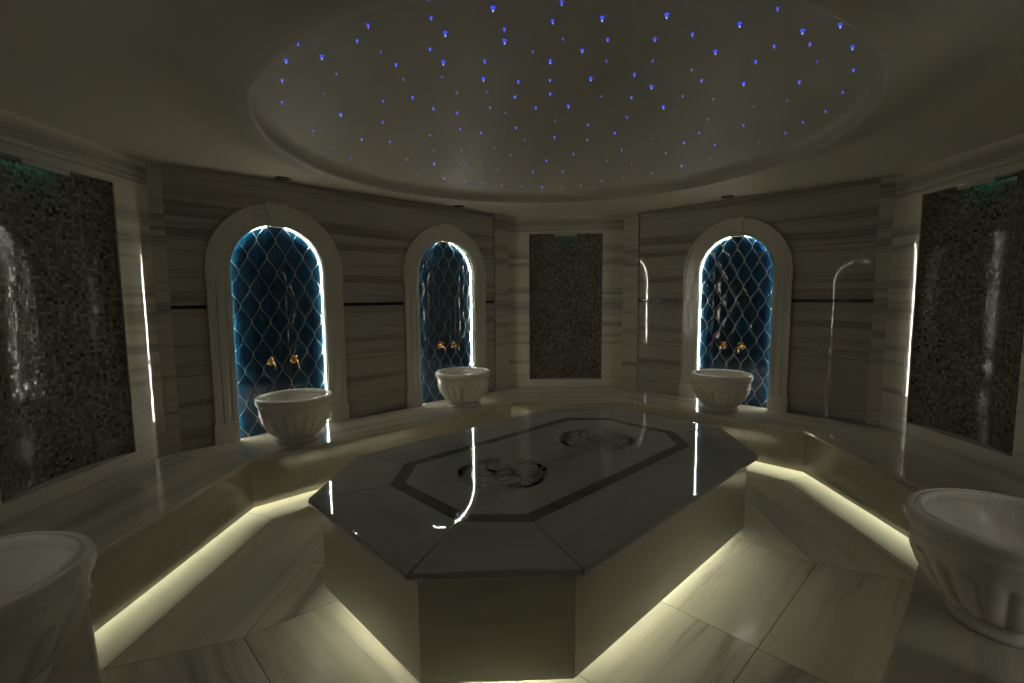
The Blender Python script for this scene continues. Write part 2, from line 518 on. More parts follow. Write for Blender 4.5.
# ------------------------------------------------------------------ ceiling with the round star field
CX, CY = 0.0, 0.045
ce = MB()
ceil_prof = [(2.10, ZC), (2.04, ZC - 0.004), (1.98, ZC - 0.015), (1.92, ZC - 0.033), (1.86, ZC - 0.054), (1.80, ZC - 0.076), (1.75, ZC - 0.092), (1.70, ZC - 0.102), (1.67, ZC - 0.105),
             (1.657, ZC - 0.105), (1.650, ZC - 0.100), (1.648, 2.530), (1.640, 2.552), (1.62, 2.570), (1.59, 2.578), (1.50, 2.580)]
NS = 128
ring = lambda r, z: [(CX + r * cos(2 * pi * i / NS), CY + r * sin(2 * pi * i / NS), z) for i in range(NS)]
outl = []
for i in range(NS):   # cast from the centre to the outer polygon
    d = Vector((cos(2 * pi * i / NS), sin(2 * pi * i / NS)))
    best = 9
    for k in range(8):
        a = Vector(big[k]); b = Vector(big[(k + 1) % 8]); e = b - a
        den = d.x * e.y - d.y * e.x
        if abs(den) < 1e-9: continue
        o_ = a - Vector((CX, CY))
        tt = (o_.x * e.y - o_.y * e.x) / den
        ss = (o_.x * d.y - o_.y * d.x) / den
        if tt > 0 and -1e-6 <= ss <= 1 + 1e-6: best = min(best, tt)
    outl.append((CX + d.x * best, CY + d.y * best, ZC))
rings = [outl] + [ring(r, z) for r, z in ceil_prof]
for j in range(len(rings) - 1):
    for i in range(NS):
        i2 = (i + 1) % NS
        ce.face([rings[j][i], rings[j][i2], rings[j + 1][i2], rings[j + 1][i]], None, 0, j > 0)
ce.face(rings[-1], None, 0)
top = [(x, y, ZC + 0.12) for x, y, z in outl]
ce.face(list(reversed(top)), None, 0)
for i in range(NS):
    i2 = (i + 1) % NS
    ce.face([outl[i], top[i], top[i2], outl[i2]], None, 0)
ceiling = ce.build('ceiling', [M['plaster']])
tag(ceiling, kind='structure')

# ------------------------------------------------------------------ walls
NICHES = {}           # name -> (point on the recessed plane, inward normal, s-direction)
def wall_frame(P, Q):
    P, Q = Vector(P), Vector(Q)
    d = (Q - P).normalized()
    nin = Vector((-d.y, d.x))         # CCW polygon: inside is on the left
    L = (Q - P).length
    fn = lambda s, z, dep: (P.x + d.x * s - nin.x * dep, P.y + d.y * s - nin.y * dep, z)
    return P, d, nin, L, fn

def niche_wall(name, k, centres, s0, s1):
    """wall k with piers at both ends, a recessed panel and arched niches; s0, s1 bound the panel, in metres along the wall"""
    P, d, nin, L, fn = wall_frame(W[k], W[(k + 1) % 8])
    wb = MB()
    zt = ZC + 0.02
    e = 0.10
    for a, b in ((0.0, s0), (s1, L)):
        loop = [(a, 0), (b, 0), (b, zt), (a, zt)]
        panel_holes(wb, fn, loop, [], 0.14, 2)
    fnr = lambda s, z, dep: fn(s, z, dep + REC)
    holes = []
    for c in centres:
        pth = arch_path(28)
        holes.append([(c + s, z) for s, z in pth])
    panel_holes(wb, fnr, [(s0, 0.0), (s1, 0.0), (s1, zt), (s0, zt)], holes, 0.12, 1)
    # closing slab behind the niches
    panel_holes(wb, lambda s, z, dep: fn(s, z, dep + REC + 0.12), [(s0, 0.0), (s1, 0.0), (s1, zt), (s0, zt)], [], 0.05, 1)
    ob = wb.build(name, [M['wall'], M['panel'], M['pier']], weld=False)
    tag(ob, kind='structure')
    # black strip, in runs between the arch surrounds
    ends = [s0 + 0.001] + [x for c in sorted(centres) for x in (c - 0.553, c + 0.553)] + [s1 - 0.001]
    for i in range(0, len(ends), 2):
        a, b = ends[i], ends[i + 1]
        st = MB()
        panel_holes(st, lambda s, z, dep: fn(s, z, dep + REC - 0.002), [(a, 1.522), (b, 1.522), (b, 1.552), (a, 1.552)], [], 0.006, 0)
        st.build('inlay_strip', [M['black']], ob)
    return P, d, nin, fn

def to_s(k, pt):
    P, d, nin, L, fn = wall_frame(W[k], W[(k + 1) % 8])
    return (Vector(pt) - P).dot(d)

# wall_back_left: y = +2.403, running from W5 to W6
sB = [to_s(5, (0.925, 2.4)), to_s(5, (-0.866, 2.4))]
wBL = niche_wall('wall_back_left', 5, sB, to_s(5, (1.65, 2.4)), to_s(5, (-1.662, 2.4)))
sR = [to_s(3, (2.9, 0.03))]
wBR = niche_wall('wall_back_right', 3, sR, to_s(3, (2.9, -1.18)), to_s(3, (2.9, 1.18)))
sF = [to_s(1, (0.05, -2.39))]
wFR = niche_wall('wall_front_right', 1, sF, to_s(1, (-1.62, -2.39)), to_s(1, (1.65, -2.39)))
sL = [to_s(7, (-2.9, 0.0))]
wFL = niche_wall('wall_front_left', 7, sL, to_s(7, (-2.9, 1.18)), to_s(7, (-2.9, -1.18)))

# chamfer walls with the curved mosaic recesses
PW, PZ0, PZ1, PDEP = 0.433, 0.535, 2.378, 0.097
PWK = {4: 0.462, 2: PW, 6: PW}
def mosaic_wall(name, k):
    PW = PWK[k]
    P, d, nin, L, fn = wall_frame(W[k], W[(k + 1) % 8])
    c = L / 2 + {4: 0.0, 2: 0.07, 6: -0.08}[k]
    wb = MB()
    zt = ZC + 0.02
    panel_holes(wb, fn, [(0, 0), (L, 0), (L, zt), (0, zt)], [[(c - PW, PZ0), (c + PW, PZ0), (c + PW, PZ1), (c - PW, PZ1)]], 0.20, 0)
    panel_holes(wb, lambda s, z, dep: fn(s, z, dep + 0.2), [(0, 0), (L, 0), (L, zt), (0, zt)], [], 0.03, 0)
    ob = wb.build(name, [M['wall']], weld=False)
    tag(ob, kind='structure')
    return c, fn, nin, d
MW = {}
for nm, k in (('wall_back', 4), ('wall_right', 2), ('wall_left', 6)):
    MW[nm] = mosaic_wall(nm, k)

def mosaic_panel(fn, c, label, PW):
    NA = 24
    # circular segment through (+-PW, 0.012) and (0, PDEP)
    sag = PDEP - 0.012; R = (PW * PW + sag * sag) / (2 * sag); a0 = math.asin(PW / R)
    mb = MB()
    prev = None
    arc = []
    for i in range(NA + 1):
        a = -a0 + 2 * a0 * i / NA
        arc.append((R * sin(a), PDEP - R * (1 - cos(a)), R * (a + a0)))
    for off, flip in ((0.0, False), (0.012, True)):
        for i in range(NA):
            (s1, d1, u1), (s2, d2, u2) = arc[i], arc[i + 1]
            q = [fn(c + s1, PZ0 + .0005, d1 + off), fn(c + s2, PZ0 + .0005, d2 + off), fn(c + s2, PZ1 - .0005, d2 + off), fn(c + s1, PZ1 - .0005, d1 + off)]
            uv = [(u1, PZ0), (u2, PZ0), (u2, PZ1), (u1, PZ1)]
            mb.face(q, uv, 0, True)
    ob = mb.build('mosaic_panel', [M['mosaic']], weld=False)
    me = ob.data
    bm = bmesh.new(); bm.from_mesh(me)
    bmesh.ops.remove_doubles(bm, verts=bm.verts, dist=1e-5)
    bm.to_mesh(me); bm.free()
    tag(ob, label, 'mosaic panel', 'curved mosaic panels')
    return ob
for nm, lab in (('wall_back', 'brown mosaic panel in the far wall between the middle and right-hand arched niches'),
                ('wall_right', 'dark brown mosaic panel in the right wall above the bench'),
                ('wall_left', 'dark brown mosaic panel in the left wall above the bench')):
    c, fn, nin, d = MW[nm]
    mosaic_panel(fn, c, lab, PWK[{'wall_back': 4, 'wall_right': 2, 'wall_left': 6}[nm]])
    # small green lamp let into the top of the recess
    lp = empty('recess_lamp', fn(c, PZ1, 0.03))
    side = {'wall_back': 'far', 'wall_right': 'right', 'wall_left': 'left'}[nm]
    tag(lp, 'small green lamp hidden in the top of the %s mosaic recess' % side, 'lamp', 'green lamps above the mosaics')
    lp.rotation_euler = (0, 0, math.atan2(nin.y, nin.x) - pi / 2)      # local +y looks into the room
    mb = MB(); mb.box(-0.14, 0.14, -0.010, 0.016, -0.003, 0.0); mb.box(-0.14, 0.14, 0.012, 0.016, -0.030, -0.003); mb.box(-0.14, -0.137, -0.010, 0.012, -0.022, -0.003); mb.box(0.137, 0.14, -0.010, 0.012, -0.022, -0.003)
    mb.build('housing', [M['steel']], lp, weld=False)
    mb = MB(); mb.box(-0.135, 0.135, -0.006, 0.009, -0.0055, -0.0032)
    mb.build('lens', [M['green']], lp)

# near wall with the doorway the picture is taken from
P, d, nin, L, fn = wall_frame(W[0], W[1])
wb = MB()
zt = ZC + 0.02; c = L / 2; HWD = 0.62
panel_holes(wb, fn, [(0, 0), (c - HWD, 0), (c - HWD, 2.15), (c + HWD, 2.15), (c + HWD, 0), (L, 0), (L, zt), (0, zt)], [], 0.5, 0)
tag(wb.build('wall_front', [M['wall']], weld=False), kind='structure')
dr = MB()
panel_holes(dr, lambda s, z, dep: fn(s, z, dep + 0.44), [(c - HWD, 0.0), (c + HWD, 0.0), (c + HWD, 2.15), (c - HWD, 2.15)], [], 0.05, 0)
door = dr.build('door_1', [M['wood']], weld=False); tag(door, kind='structure')
for s_ in (-0.31, 0.31):
    for z0, z1 in ((0.15, 0.95), (1.1, 2.0)):
        dp = MB()
        panel_holes(dp, lambda s, z, dep: fn(s, z, dep + 0.428), [(c + s_ - 0.22, z0), (c + s_ + 0.22, z0), (c + s_ + 0.22, z1), (c + s_ - 0.22, z1)], [], 0.012, 0)
        dp.build('door_panel', [M['wood']], door)
fs = MB()
panel_holes(fs, lambda s, z, dep: (lambda q: (q[0], q[1], q[2]))(fn(s, 0, z)) if dep == 0 else (lambda q: (q[0], q[1], -0.05))(fn(s, 0, z)),
            [(c - HWD, 0.0), (c + HWD, 0.0), (c + HWD, 0.5), (c - HWD, 0.5)], [], 0.05, 0)
fs_ob = fs.build('trim_1', [M['floor']], weld=False); fs_ob.location.z = 0.001; tag(fs_ob, kind='structure')

# ------------------------------------------------------------------ bench round the room
bench = empty('marble_bench', (0, 0, 0))
tag(bench, 'long pale marble bench running round all the walls of the steam room', 'bench')
WB = [(x, y) for x, y in inset_poly(W, 0.0005)]
nose = [(0.000, 0.388), (-0.004, 0.383), (0.0, 0.0)]
zt0 = ZB
for k in range(1, 8):
    mb = MB()
    p_ = lambda off: inset_poly(BN, -off)      # outwards from the room centre = away from the sitters' feet
    rings_ = [(p_(0.010), zt0 - 0.036), (p_(0.002), zt0 - 0.030), (p_(0.0), zt0 - 0.020), (p_(0.002), zt0 - 0.008), (p_(0.008), zt0 - 0.002), (p_(0.016), zt0),
              (WB, zt0), (WB, zt0 - 0.036)]
    # rings run bottom-inner, nose, top, back; order so that the normals point out
    side_piece(mb, rings_, k, gap=0.0012)
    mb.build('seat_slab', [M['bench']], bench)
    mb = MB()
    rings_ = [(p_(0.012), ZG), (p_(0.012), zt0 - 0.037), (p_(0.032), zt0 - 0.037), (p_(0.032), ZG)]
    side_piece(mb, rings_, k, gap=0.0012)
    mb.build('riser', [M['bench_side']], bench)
    mb = MB()   # solid base set back under the seat
    rings_ = [(p_(0.22), 0.0), (p_(0.22), zt0 - 0.038), (WB, zt0 - 0.038), (WB, 0.0)]
    side_piece(mb, rings_, k, gap=0.0)
    mb.build('base', [M['bench']], bench)
    if k in (1, 7): continue
    mb = MB()   # light strip behind the bottom edge of the riser, shining down
    rings_ = [(p_(0.172), 0.083), (p_(0.178), 0.083), (p_(0.178), 0.095), (p_(0.172), 0.095)]
    side_piece(mb, rings_, k, gap=0.004)
    tag(mb.build('led_strip', [M['led_bench']], bench), 'glowing warm light strip')
# floor of the niches belongs to the bench: short slabs pushed into the openings
def niche_floor(fn, c):
    mb = MB()
    f2 = lambda s, z, dep: (fn(s, 0, z)[0], fn(s, 0, z)[1], ZB - 0.0005 - dep)
    panel_holes(mb, f2, [(c - NHW + .001, 0.0), (c + NHW - .001, 0.0), (c + NHW - .001, REC + 0.118), (c - NHW + .001, REC + 0.118)], [], 0.03, 0)
    mb.build('niche_sill', [M['bench']], bench)
ALLN = [(wBL, sB[1], 'left'), (wBL, sB[0], 'mid'), (wBR, sR[0], 'right'), (wFR, sF[0], 'near_right'), (wFL, sL[0], 'near_left')]

# ------------------------------------------------------------------ niches: surround, tiles, light strip (all built once, local x = along the wall, y = into the wall)
FP = -0.032      # front of the surround, measured from the recessed plane
def surround(loc, rz):
    r = empty('arch_surround', loc, rz)
    ZI = 1.735
    IN, OUT = NHW, 0.557
    for s in (-1, 1):
        j = MB()
        prof = [(IN, 0.0), (IN, FP), (IN + 0.040, FP), (IN + 0.044, FP + 0.006), (IN + 0.062, FP + 0.006), (IN + 0.066, FP), (IN + 0.105, FP), (IN + 0.109, FP + 0.006),
                (IN + 0.127, FP + 0.006), (IN + 0.131, FP), (OUT, FP), (OUT, 0.0)]
        pts = [(s * x, y) for x, y in prof]
        z0, z1 = 0.585, ZI
        for i in range(len(pts)):
            a, b = pts[i], pts[(i + 1) % len(pts)]
            j.face([(*a, z0), (*b, z0), (*b, z1), (*a, z1)])
        j.face([(*p, z1) for p in pts]); j.face([(*p, z0) for p in reversed(pts)])
        ob = j.build('jamb', [M['frame']], r)
        pl = MB()
        pl.box(min(s * IN, s * (OUT + 0.014)), max(s * IN, s * (OUT + 0.014)), FP - 0.010, 0.0, ZB + 0.0005, 0.585)
        pl.build('plinth', [M['frame']], ob, bevel=0.003)
    # archivolt: swept profile, straight to the impost then round
    prof = [(0.0, 0.0), (0.0, FP - 0.004), (0.030, FP - 0.006), (0.036, FP - 0.001), (0.138, FP - 0.001), (0.144, FP - 0.008), (0.173, FP - 0.008), (0.179, FP - 0.002), (0.179, 0.0)]
    N = 40
    path = [((1, 0), (0, ZI))] + [((cos(pi * i / N), sin(pi * i / N)), (0, NSP)) for i in range(N + 1)] + [((-1, 0), (0, ZI))]
    for half in (0, 1):
        mb = MB()
        pp = path[:N // 2] if half == 0 else path[N // 2 + 3:]
        if half == 0: pp = path[:N // 2]
        rows = []
        for (dx, dz), (ox, oz) in pp:
            rows.append([(ox + dx * (NHW + a), b, oz + dz * (NHW + a)) for a, b in prof])
        for i in range(len(rows) - 1):
            for j2 in range(len(prof)):
                j3 = (j2 + 1) % len(prof)
                mb.face([rows[i][j2], rows[i][j3], rows[i + 1][j3], rows[i + 1][j2]])
        mb.face(rows[0]); mb.face(list(reversed(rows[-1])))
        mb.build('archivolt', [M['frame']], r)
    kb = MB()
    zt_, zb_ = NSP + NHW + 0.184, NSP + NHW - 0.012
    w0, w1 = 0.064, 0.094
    yf = FP - 0.012
    A = [(-w0, zb_), (w0, zb_), (w1, zt_), (-w1, zt_)]
    kb.face([(x, yf, z) for x, z in A]); kb.face([(x, 0, z) for x, z in reversed(A)])
    for i in range(4):
        a, b = A[i], A[(i + 1) % 4]
        kb.face([(a[0], 0, a[1]), (b[0], 0, b[1]), (b[0], yf, b[1]), (a[0], yf, a[1])])
    kb.build('keystone', [M['frame']], r, bevel=0.004)
    return r

def tile_height(x, z):
    best = -1
    for ox, oz in ((0, 0), (TPX / 2, TPZ / 2)):
        dx = abs(((x + ox) / TPX + 100.5) % 1 - 0.5) * TPX
        s = abs(((z + oz) / TPZ + 100.5) % 1 - 0.5) * 2
        wv = (0.2 * (1 - s) + 0.8 * 0.5 * (1 + cos(pi * s))) * TPX / 2
        best = max(best, wv - dx)
    e = max(0.0, best - 0.0015)
    return 0.003 * (1 - math.exp(-e / 0.006)) + 0.004 * min(1, e / (TPX / 2)) ** 0.8

def tile_panel(loc, rz):
    NX, z0, z1 = 116, ZB, NSP + NHW - 0.004
    NZ = 300
    Y0 = 0.046
    verts = []; faces = []
    for j in range(NZ + 1):
        z = z0 + (z1 - z0) * j / NZ
        hw = NHW - 0.0015 if z <= NSP else sqrt(max(0.0, (NHW - 0.0015) ** 2 - (z - NSP) ** 2))
        for i in range(NX + 1):
            x = hw * (2 * i / NX - 1)
            verts.append((x, Y0 - tile_height(x, z), z))
    for j in range(NZ):
        for i in range(NX):
            a = j * (NX + 1) + i
            faces.append((a, a + 1, a + NX + 2, a + NX + 1))
    base = len(verts)
    # plain back a little behind, so that the sheet has thickness
    per = [j * (NX + 1) for j in range(NZ + 1)][::-1] + [i for i in range(1, NX + 1)] + [j * (NX + 1) + NX for j in range(1, NZ + 1)] + [NZ * (NX + 1) + i for i in range(NX - 1, 0, -1)]
    for p in per: verts.append((verts[p][0], Y0 + 0.012, verts[p][2]))
    n = len(per)
    for i in range(n):
        faces.append((per[i], base + i, base + (i + 1) % n, per[(i + 1) % n]))
    faces.append(tuple(range(base, base + n)))
    me = bpy.data.meshes.new('blue_tile_panel')
    me.from_pydata(verts, [], faces)
    me.materials.append(M['tile'])
    for p in me.polygons[:NX * NZ]: p.use_smooth = True
    ob = bpy.data.objects.new('blue_tile_panel', me)
    COL.objects.link(ob)
    ob.location = loc; ob.rotation_euler = (0, 0, rz)
    return ob

def led_arch(loc, rz):
    root = empty('light_strip', loc, rz)
    y0, y1 = 0.0285, 0.0360
    def run(pts, name, mat, off, y0, y1, th):
        mb = MB(); L = 0
        for i in range(len(pts) - 1):
            p, q = pts[i], pts[i + 1]
            h = hypot(q[0] - p[0], q[1] - p[1])
            def sh(pt, o):      # shift towards the inside of the opening
                x, z = pt
                if z <= NSP: return (x - math.copysign(o, x), z)
                l_ = hypot(x, z - NSP); return (x * (l_ - o) / l_, NSP + (z - NSP) * (l_ - o) / l_)
            a, b = sh(p, off), sh(q, off); a2, b2 = sh(p, off - th), sh(q, off - th)
            uv = [(L, 0), (L + h, 0), (L + h, .01), (L, .01)]
            mb.face([(a[0], y0, a[1]), (b[0], y0, b[1]), (b[0], y1, b[1]), (a[0], y1, a[1])], uv)
            mb.face([(a2[0], y0, a2[1]), (b2[0], y0, b2[1]), (b[0], y0, b[1]), (a[0], y0, a[1])], uv)
            mb.face([(b2[0], y1, b2[1]), (a2[0], y1, a2[1]), (a[0], y1, a[1]), (b[0], y1, b[1])], uv)
            L += h
        ob = mb.build(name, [mat], root)
        return ob
    P_ = arch_path(48)
    P_[0] = (NHW, ZB + 0.01); P_[-1] = (-NHW, ZB + 0.01)
    # break at the keystone
    right = [p for p in P_ if p[0] > 0.075]; left = [p for p in P_ if p[0] < -0.075]
    for side in (right, left):
        run(side, 'led_row', M['led_niche'], 0.0035, y0, y1, 0.003)
    return root

def tap(loc, rz):
    r = empty('tap', loc, rz)
    def lathe(name, prof, axis='y', n=20, parent=r, at=(0, 0, 0)):
        mb = MB()
        rows = []
        for rr, h in prof:
            row = []
            for i in range(n):
                a = 2 * pi * i / n
                if axis == 'y': row.append((at[0] + rr * cos(a), at[1] + h, at[2] + rr * sin(a)))
                else: row.append((at[0] + rr * cos(a), at[1] + rr * sin(a), at[2] + h))
            rows.append(row)
        for j in range(len(rows) - 1):
            for i in range(n):
                i2 = (i + 1) % n
                mb.face([rows[j][i], rows[j][i2], rows[j + 1][i2], rows[j + 1][i]], None, 0, True)
        mb.face(rows[0]); mb.face(list(reversed(rows[-1])))
        return mb.build(name, [M['brass']], parent)
    lathe('escutcheon', [(0.030, 0.0), (0.031, -0.004), (0.026, -0.010), (0.014, -0.014)])
    lathe('body', [(0.012, -0.012), (0.013, -0.035), (0.017, -0.045), (0.017, -0.062), (0.012, -0.070), (0.009, -0.085), (0.013, -0.090), (0.006, -0.097)])
    lathe('stem', [(0.007, 0.012), (0.008, 0.026), (0.005, 0.030), (0.005, 0.040)], axis='z', at=(0, -0.054, 0))
    # cross handle
    hb = MB()
    for ang in (0.5, 0.5 + pi / 2):
        n = 10; rows = []
        for tt in (-1, -0.85, -0.5, 0, 0.5, 0.85, 1):
            rad = 0.0065 if abs(tt) == 0.85 else (0.003 if abs(tt) == 1 else 0.0042)
            cx, cy = 0.030 * tt * cos(ang), -0.054 + 0.030 * tt * sin(ang)
            rows.append([(cx - rad * cos(a) * sin(ang), cy + rad * cos(a) * cos(ang), 0.043 + rad * sin(a)) for a in [2 * pi * i / n for i in range(n)]])
        for j in range(len(rows) - 1):
            for i in range(n):
                i2 = (i + 1) % n
                hb.face([rows[j][i], rows[j][i2], rows[j + 1][i2], rows[j + 1][i]], None, 0, True)
    hb.build('handle', [M['brass']], r)
    # curved spout
    sp = MB(); n = 12; rows = []
    for q in range(9):
        a = pi / 2 * q / 8
        cy = -0.085 - 0.035 * sin(a); cz = -0.035 * (1 - cos(a))
        dy, dz = -cos(a), -sin(a)
        rad = 0.0085 - 0.0015 * (q / 8)
        rows.append([(rad * cos(b), cy + rad * sin(b) * dz * 1.0, cz - rad * sin(b) * dy) for b in [2 * pi * i / n for i in range(n)]])
    last = rows[-1]; rows.append([(x, y, z - 0.022) for x, y, z in last])
    for j in range(len(rows) - 1):
        for i in range(n):
            i2 = (i + 1) % n
            sp.face([rows[j][i], rows[j][i2], rows[j + 1][i2], rows[j + 1][i]], None, 0, True)
    sp.build('spout', [M['brass']], r)
    return r

# marble basin
def basin(loc, rz=0.0):
    r = empty('marble_basin', loc, rz)
    NA, NF = 264, 22
    H = 0.38
    def flute(a, z):
        # rounded lobes in a band around the lower bowl, ending in round tops
        z0, z1 = 0.065, 0.235
        ph = ((a / (2 * pi) * NF) % 1) - 0.5
        lobe = max(0.0, 1 - (abs(ph) / 0.43) ** 2) ** 0.5
        topz = z1 - 0.022 * (1 - sqrt(max(0, 1 - (ph / 0.5) ** 2)))
        if z > topz: e = max(0.0, 1 - (z - topz) / 0.010)
        else: e = 1.0
        if z < z0: e *= max(0.0, 1 - (z0 - z) / 0.01)
        return 0.015 * lobe * e - 0.004 * e
    # bowl outside
    prof = []
    for i in range(41):
        z = 0.045 + (0.315 - 0.045) * i / 40
        tt = (z - 0.045) / 0.27
        rad = 0.148 + (0.282 - 0.148) * sin(min(1, tt * 1.02) * pi / 2) ** 0.68
        prof.append((rad, z))
    mb = MB()
    def surf(mb, P_, fl_=False):
        rows = []
        for rad, z in P_:
            row = []
            for i in range(NA):
                a = 2 * pi * i / NA
                rr = rad + (flute(a, z) if fl_ else 0)
                row.append((rr * cos(a), rr * sin(a), z))
            rows.append(row)
        for j in range(len(rows) - 1):
            for i in range(NA):
                i2 = (i + 1) % NA
                mb.face([rows[j][i], rows[j][i2], rows[j + 1][i2], rows[j + 1][i]], None, 0, True)
        return rows
    surf(mb, prof, True)
    inner = []
    for i in range(25):
        tt = i / 24
        a = tt * pi / 2
        inner.append((max(0.0, 0.246 * cos(a)) if i < 24 else 0.012, 0.350 - 0.215 * sin(a)))
    surf(mb, [(0.282, 0.315), (0.262, 0.352), (0.246, 0.352)] + inner[1:])
    rows = surf(mb, [inner[-1], (0.0005, inner[-1][1])])
    bowl_ = mb.build('bowl', [M['basin']], r)
    mb = MB()
    surf(mb, [(0.262, 0.308), (0.290, 0.312), (0.296, 0.320), (0.299, 0.334), (0.3005, 0.350), (0.298, 0.365), (0.292, 0.3745), (0.284, 0.379), (0.274, 0.380),
              (0.2725, 0.376), (0.270, 0.3735), (0.267, 0.376), (0.264, 0.380), (0.256, 0.380), (0.249, 0.377), (0.246, 0.370), (0.2455, 0.345), (0.262, 0.308)])
    mb.build('rim', [M['basin']], r)
    mb = MB()
    surf(mb, [(0.001, 0.0), (0.166, 0.0), (0.170, 0.004), (0.170, 0.028), (0.166, 0.036), (0.158, 0.043), (0.154, 0.050), (0.001, 0.050)])
    mb.build('foot', [M['basin']], r)
    mb = MB()
    n = 24
    pts = [(0.022 * cos(2 * pi * i / n), 0.022 * sin(2 * pi * i / n)) for i in range(n)]
    for z, fl_ in ((0.139, 0),):
        mb.face([(x, y, z) for x, y in pts])
    for i in range(n):
        a, b = pts[i], pts[(i + 1) % n]
        mb.face([(*a, 0.134), (*b, 0.134), (*b, 0.139), (*a, 0.139)], None, 0, True)
    mb.build('drain', [M['steel']], bowl_)
    return r

protos = {}
tap_proto = None
BAS = {'left': (0.0, 'ribbed marble basin on the bench before the leftmost blue arched niche'),
       'mid': (0.0, 'ribbed marble basin on the bench before the middle blue arched niche'),
       'right': (0.0, 'ribbed marble basin on the bench before the right-hand blue arched niche'),
       'near_right': (0.0, 'ribbed marble basin in the bottom right corner, nearest on the right'),
       'near_left': (0.0, 'ribbed marble basin cut by the left edge of the photo, nearest on the left')}
for wd, c, key in ALLN:
    P, d, nin, fn = wd
    q = Vector(fn(c, 0, REC)); q.z = 0
    # local +y points into the wall, local x so that the frame is right-handed
    rz = math.atan2(-nin.y, -nin.x) - pi / 2
    niche_floor(fn, c)
    if not protos:
        protos['surround'] = surround(q, rz); protos['tile'] = tile_panel(q, rz); protos['led'] = led_arch(q, rz)
        protos['basin'] = basin(q)
        s_, t_, l_, b_ = (protos[x] for x in ('surround', 'tile', 'led', 'basin'))
    else:
        s_, t_, l_, b_ = (copy_tree(protos[x]) for x in ('surround', 'tile', 'led', 'basin'))
    if key.startswith('near'):
        for ch in kids(l_):
            ch.data = ch.data.copy(); ch.data.materials[0] = M['led_half' if key == 'near_right' else 'led_dim']
    for o in (s_, t_, l_): o.location = q; o.rotation_euler = (0, 0, rz)
    where = {'left': 'leftmost arched niche', 'mid': 'middle arched niche left of the far mosaic', 'right': 'right-hand arched niche',
             'near_right': 'niche behind the near right basin', 'near_left': 'niche behind the near left basin'}[key]
    tag(s_, 'pale marble arch with a keystone round the ' + where, 'arch', 'marble arch surrounds')
    tag(t_, 'glossy blue lantern tiles in the ' + where, 'tile panel', 'blue tiled niche backs')
    tag(l_, 'white light strip edging the ' + where, 'light strip', 'niche light strips')
    off = 0.312 - 0.0
    bp = q + Vector((nin.x, nin.y, 0)) * (REC + off - 0.0)
    bp += Vector({'left': (-0.035, 0.0, 0), 'mid': (-0.045, 0, 0), 'right': (0, -0.025, 0), 'near_right': (0.01, 0.01, 0), 'near_left': (0.01, 0.07, 0)}[key])
    b_.location = (bp.x, bp.y, ZB + 0.0005)
    b_.rotation_euler = (0, 0, rz)
    tag(b_, BAS[key][1], 'basin', 'marble basins on the bench')
    if key in ('left', 'mid', 'right'):
        for s in (-1, 1):
            base = q + Vector((d.x, d.y, 0)) * (0.095 * s) - Vector((nin.x, nin.y, 0)) * 0.034
            if tap_proto is None:
                tp = tap_proto = tap((base.x, base.y, 1.045), rz)
            else:
                tp = copy_tree(tap_proto)
            tp.location = (base.x, base.y, 1.045); tp.rotation_euler = (0, 0, rz)
            side = 'left' if s > 0 else 'right'
            tag(tp, '%s-hand brass tap in the %s' % (side, where), 'tap', 'brass taps over the basins')

# ------------------------------------------------------------------ central platform (heated marble slab)
pf = empty('marble_platform', (0, 0, 0))
tag(pf, 'big octagonal marble platform with dark inlay band standing in the middle of the room', 'platform')
TOPZ = 0.5545
SL = oct_poly(1.433, 0.938, 0.50, 0.45, 0.0, 0.003)
IN0 = oct_poly(1.045, 0.560, 0.25, 0.25, 0.012, 0.03)
IN1 = inset_poly(IN0, 0.078)
RC = 0.07
def corner_arc(i, d, part):
    """half of the rounded corner i of the slab, at inset d; part 0 = second half, 1 = first half"""
    n = 8
    a, b, c = Vector(SL[i - 1]), Vector(SL[i]), Vector(SL[(i + 1) % n])
    u = (b - a).normalized(); w_ = (c - b).normalized()
    nu = Vector((-u.y, u.x)); nw = Vector((-w_.y, w_.x))
    kk = nu + nw; kk = kk / kk.dot(nu)
    cc = b + kk * RC
    a0 = math.atan2(-nu.y, -nu.x); a1 = math.atan2(-nw.y, -nw.x)
    while a1 < a0: a1 += 2 * pi
    am = (a0 + a1) / 2
    r_ = RC - d
    lo, hi = (am, a1) if part == 0 else (a0, am)
    return [(cc.x + r_ * cos(lo + (hi - lo) * q / 5), cc.y + r_ * sin(lo + (hi - lo) * q / 5)) for q in range(6)]
